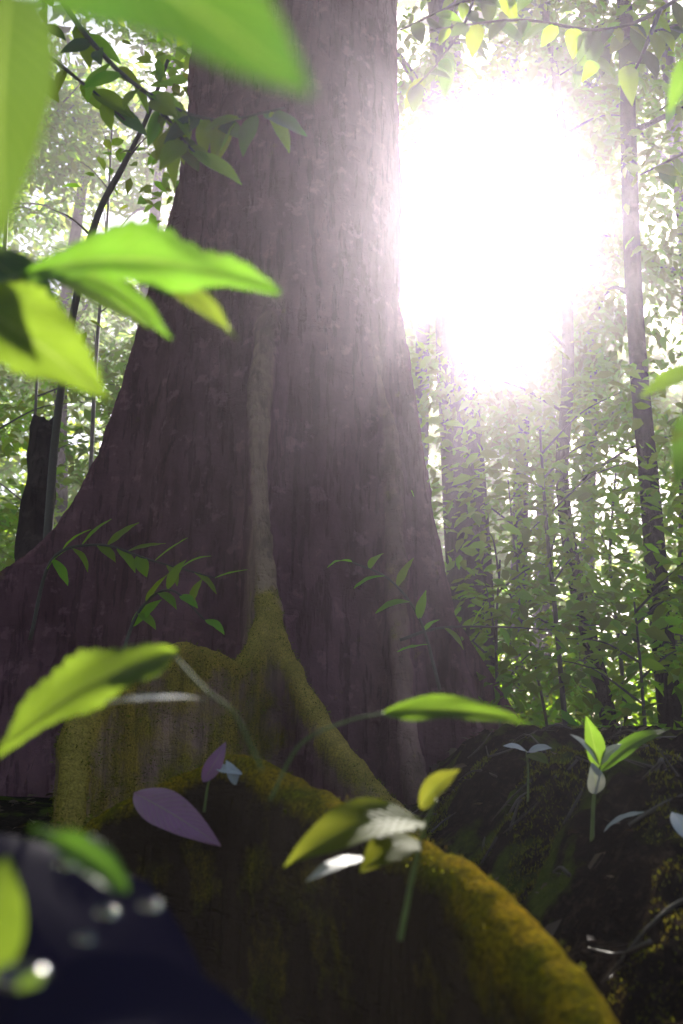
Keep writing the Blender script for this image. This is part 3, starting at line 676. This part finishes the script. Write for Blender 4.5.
# branch with dim leaves in front of the trunk, top left
ub = empty('leafy_branch', at(60, -80, 1.5), 'dim branch of small hanging leaves crossing in front of the trunk top', 'branch')
rs = random.Random(5)
for path, cnt in (([(20, -60, 1.5), (90, 40, 1.45), (150, 95, 1.4), (215, 120, 1.38), (285, 108, 1.36)], 24), ([(-40, 20, 1.6), (30, 45, 1.55), (85, 85, 1.5), (125, 120, 1.5)], 9), ([(150, 95, 1.4), (175, 130, 1.38), (200, 160, 1.36)], 11), ([(40, -40, 1.5), (46, 30, 1.5), (42, 95, 1.5)], 6)):
    stem(ub, path, .006, .002, M_twig)
    Pm = crom([tuple(at(*p)) for p in path], 40)
    for i in range(cnt):
        q = Pm[8 + int(i * 31 / cnt)]; a = rs.uniform(-2.6, -.5); l = rs.uniform(34, 62) * q[1] / FPX
        e = q + np.array([math.cos(a) * l, rs.uniform(-.4, .4) * l, math.sin(a) * l])
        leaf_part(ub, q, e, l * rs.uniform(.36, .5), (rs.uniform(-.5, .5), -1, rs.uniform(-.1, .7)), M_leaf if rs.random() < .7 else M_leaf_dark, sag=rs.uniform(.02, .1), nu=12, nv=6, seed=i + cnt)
# top right branch
tr = empty('leafy_branch', at(720, -60, 1.6), 'branch with scattered dim and yellow-green leaves hanging in the upper right', 'branch')
for path, cnt, s in (([(740, -50, 1.8), (660, 10, 1.75), (600, 30, 1.7), (520, 20, 1.7), (430, 30, 1.7)], 20, 1), ([(700, -60, 1.8), (560, -20, 1.75), (470, 0, 1.7), (400, 30, 1.7)], 14, 2), ([(660, 10, 1.75), (640, 60, 1.7), (628, 80, 1.7)], 4, 3), ([(740, -30, 2.2), (690, 20, 2.15), (620, 40, 2.1), (560, 75, 2.1)], 16, 6), ([(480, -60, 2.2), (470, 10, 2.15), (440, 60, 2.1), (412, 90, 2.1)], 12, 7), ([(740, 120, 1.9), (690, 150, 1.85), (640, 175, 1.8)], 7, 4), ([(740, 20, 1.9), (700, 80, 1.85), (660, 110, 1.8)], 6, 5)):
    stem(tr, path, .006, .002, M_twig)
    Pm = crom([tuple(at(*p)) for p in path], 40)
    for i in range(cnt):
        q = Pm[8 + int(i * 31 / cnt)]; a = rs.uniform(-2.5, -.4); l = rs.uniform(28, 52) * q[1] / FPX
        e = q + np.array([math.cos(a) * l, rs.uniform(-.4, .4) * l, math.sin(a) * l])
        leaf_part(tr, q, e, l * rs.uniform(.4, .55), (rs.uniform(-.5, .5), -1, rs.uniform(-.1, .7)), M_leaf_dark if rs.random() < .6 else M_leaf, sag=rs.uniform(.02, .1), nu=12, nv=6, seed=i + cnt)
px_leaf(tr, (626, 66, 1.6), (632, 106, 1.58), 24, M_leaf_pale, (.1, -1, .3), seed=31)
px_leaf(tr, (596, 62, 1.6), (582, 82, 1.58), 18, M_leaf_pale, (.1, -1, .3), seed=32)
re_ = empty('leafy_shoot', at(760, 300, .7), 'blurred green leaves poking in at the right border', 'shoot')
stem(re_, [(760, 300, .7), (735, 120, .68), (705, 55, .66)], .003, .0015, M_green_stem)
stem(re_, [(760, 300, .7), (735, 360, .68), (705, 405, .66)], .003, .0015, M_green_stem)
px_leaf(re_, (708, 52, .66), (668, 114, .64), 38, M_big, (-.2, -.9, .3), seed=33)
px_leaf(re_, (706, 402, .66), (676, 486, .64), 40, M_big, (-.2, -.9, .3), seed=34)
px_leaf(re_, (712, 372, .66), (640, 398, .64), 34, M_big, (-.2, -.7, .6), seed=35)

# seedlings and fallen leaves on the bank
def ground_depth(px, py):
    d = (at(px, py, 1.0) - CAM).normalized(); h = G_BVH.ray_cast(CAM + d * .25, d)
    return h[0].y if h[0] else 2.0

sY = ground_depth(592, 838)
sd = empty('seedling', at(590, 815, sY+0.00), 'small seedling with one long bright leaf and pale shiny leaves on the mossy bank', 'seedling')
stem(sd, [(592, 842, sY), (594, 795, sY-0.01), (598, 768, sY-0.02)], .004, .002, M_green_stem)
px_leaf(sd, (600, 772, sY-0.02), (672, 728, sY-0.05), 22, M_big, (-.2, -.5, .8), sag=.10, seed=40)
px_leaf(sd, (598, 768, sY-0.02), (586, 716, sY-0.03), 22, M_big, (.3, -.8, .4), sag=.06, seed=41)
px_leaf(sd, (600, 768, sY-0.02), (570, 734, sY-0.05), 16, M_pale_leaf, (-.3, -.4, .8), 'pale shiny young leaf', sag=.08, seed=42)
px_leaf(sd, (600, 765, sY-0.02), (622, 744, sY-0.05), 18, M_pale_leaf, (.2, -.5, .8), 'pale shiny young leaf', sag=.08, seed=43)
px_leaf(sd, (596, 794, sY-0.02), (592, 762, sY-0.05), 20, M_pale_leaf, (.2, -.8, .4), 'pale shiny young leaf', sag=.08, seed=44)
tY = ground_depth(528, 802)
s2 = empty('seedling', at(530, 800, tY+0.00), 'little seedling with flat pale leaves on the bank beside the right wing', 'seedling')
stem(s2, [(528, 806, tY+0.00), (528, 770, tY+0.00), (526, 750, tY+0.00)], .003, .0015, M_green_stem)
px_leaf(s2, (528, 752, tY+0.00), (552, 748, tY-0.02), 18, M_pale_leaf, (0, -.35, .9), sag=.05, seed=45)
px_leaf(s2, (528, 752, tY+0.00), (503, 746, tY-0.02), 16, M_pale_leaf, (0, -.35, .9), sag=.05, seed=46)
px_leaf(s2, (528, 754, tY+0.00), (548, 764, tY-0.05), 18, M_big, (0, -.4, .9), sag=.05, seed=47)
for (b_, t_, w_, lab) in [((532, 790, 1.45), (588, 806, 1.4), 18, 'pale fallen leaf lying on the bank left of the seedling'), ((604, 832, 1.35), (644, 812, 1.4), 16, 'pale fallen leaf lying on the bank below the seedling'), ((690, 842, 1.2), (672, 812, 1.25), 22, 'pale pink fallen leaf on the bank at the right border')]:
    yb, yt = ground_depth(*b_[:2]) - .02, ground_depth(*t_[:2]) - .02; yt = min(max(yt, yb - .06), yb + .06)
    o = leaf_part(None, at(b_[0], b_[1], yb), at(t_[0], t_[1], yt), w_ / FPX * yb, (0, -.45, .9), M_pale_leaf, name='fallen_leaf', sag=.08, seed=w_); tag(o, lab, 'leaf', 'pale fallen leaves on the bank')

# ------------------------------------------------------------------ air
hz = bpy.data.meshes.new('haze'); bm = bmesh.new(); bmesh.ops.create_cube(bm, size=1)
for v in bm.verts: v.co = Vector((v.co.x * 156, v.co.y * 156 + 2, -1.6 if v.co.z < 0 else 16.5))
bm.to_mesh(hz); bm.free()
k = N('forest_haze'); k.m.node_tree.nodes
pv = k.add('ShaderNodeVolumePrincipled', {'Color': (.95, .85, .99), 'Density': .0076, 'Anisotropy': .86}); k.set(k.out, 'Volume', pv.outputs[0])  # haze between the trees; lilac tint and strong glow added for lens glare
o = link('haze', hz, k.m, smooth=False); tag(o, 'pale sunlit haze hanging between the trees', 'haze', kind='stuff')

# ------------------------------------------------------------------ light
w = bpy.data.worlds.new('World'); scene.world = w; w.use_nodes = True
nt = w.node_tree; nt.nodes.clear()
sky = nt.nodes.new('ShaderNodeTexSky'); sky.sky_type = 'NISHITA'; sky.sun_disc = False
sky.sun_elevation = SUN_EL; sky.sun_rotation = SUN_AZ; sky.air_density = 1.0; sky.dust_density = 2.0
bg = nt.nodes.new('ShaderNodeBackground'); bg.inputs[1].default_value = .075
ow = nt.nodes.new('ShaderNodeOutputWorld'); nt.links.new(sky.outputs[0], bg.inputs[0]); nt.links.new(bg.outputs[0], ow.inputs[0])
sl = bpy.data.lights.new('sun', 'SUN'); sl.energy = 5.0; sl.angle = R(.5); sl.color = (1, .95, .86)
so = bpy.data.objects.new('sun', sl); col.objects.link(so); so.rotation_euler = SUN.to_track_quat('Z', 'Y').to_euler(); so.location = (0, 0, 30)

scene.view_settings.view_transform = 'Standard'; scene.view_settings.look = 'None'
scene.view_settings.exposure = 1.78; scene.view_settings.gamma = 1; scene.view_settings.use_curve_mapping = False
cy_ = scene.cycles
cy_.use_denoising = True; cy_.use_adaptive_sampling = True; cy_.adaptive_threshold = .015
cy_.max_bounces = 7; cy_.diffuse_bounces = 3; cy_.transmission_bounces = 5; cy_.volume_bounces = 0; cy_.transparent_max_bounces = 6
cy_.sample_clamp_indirect = 6
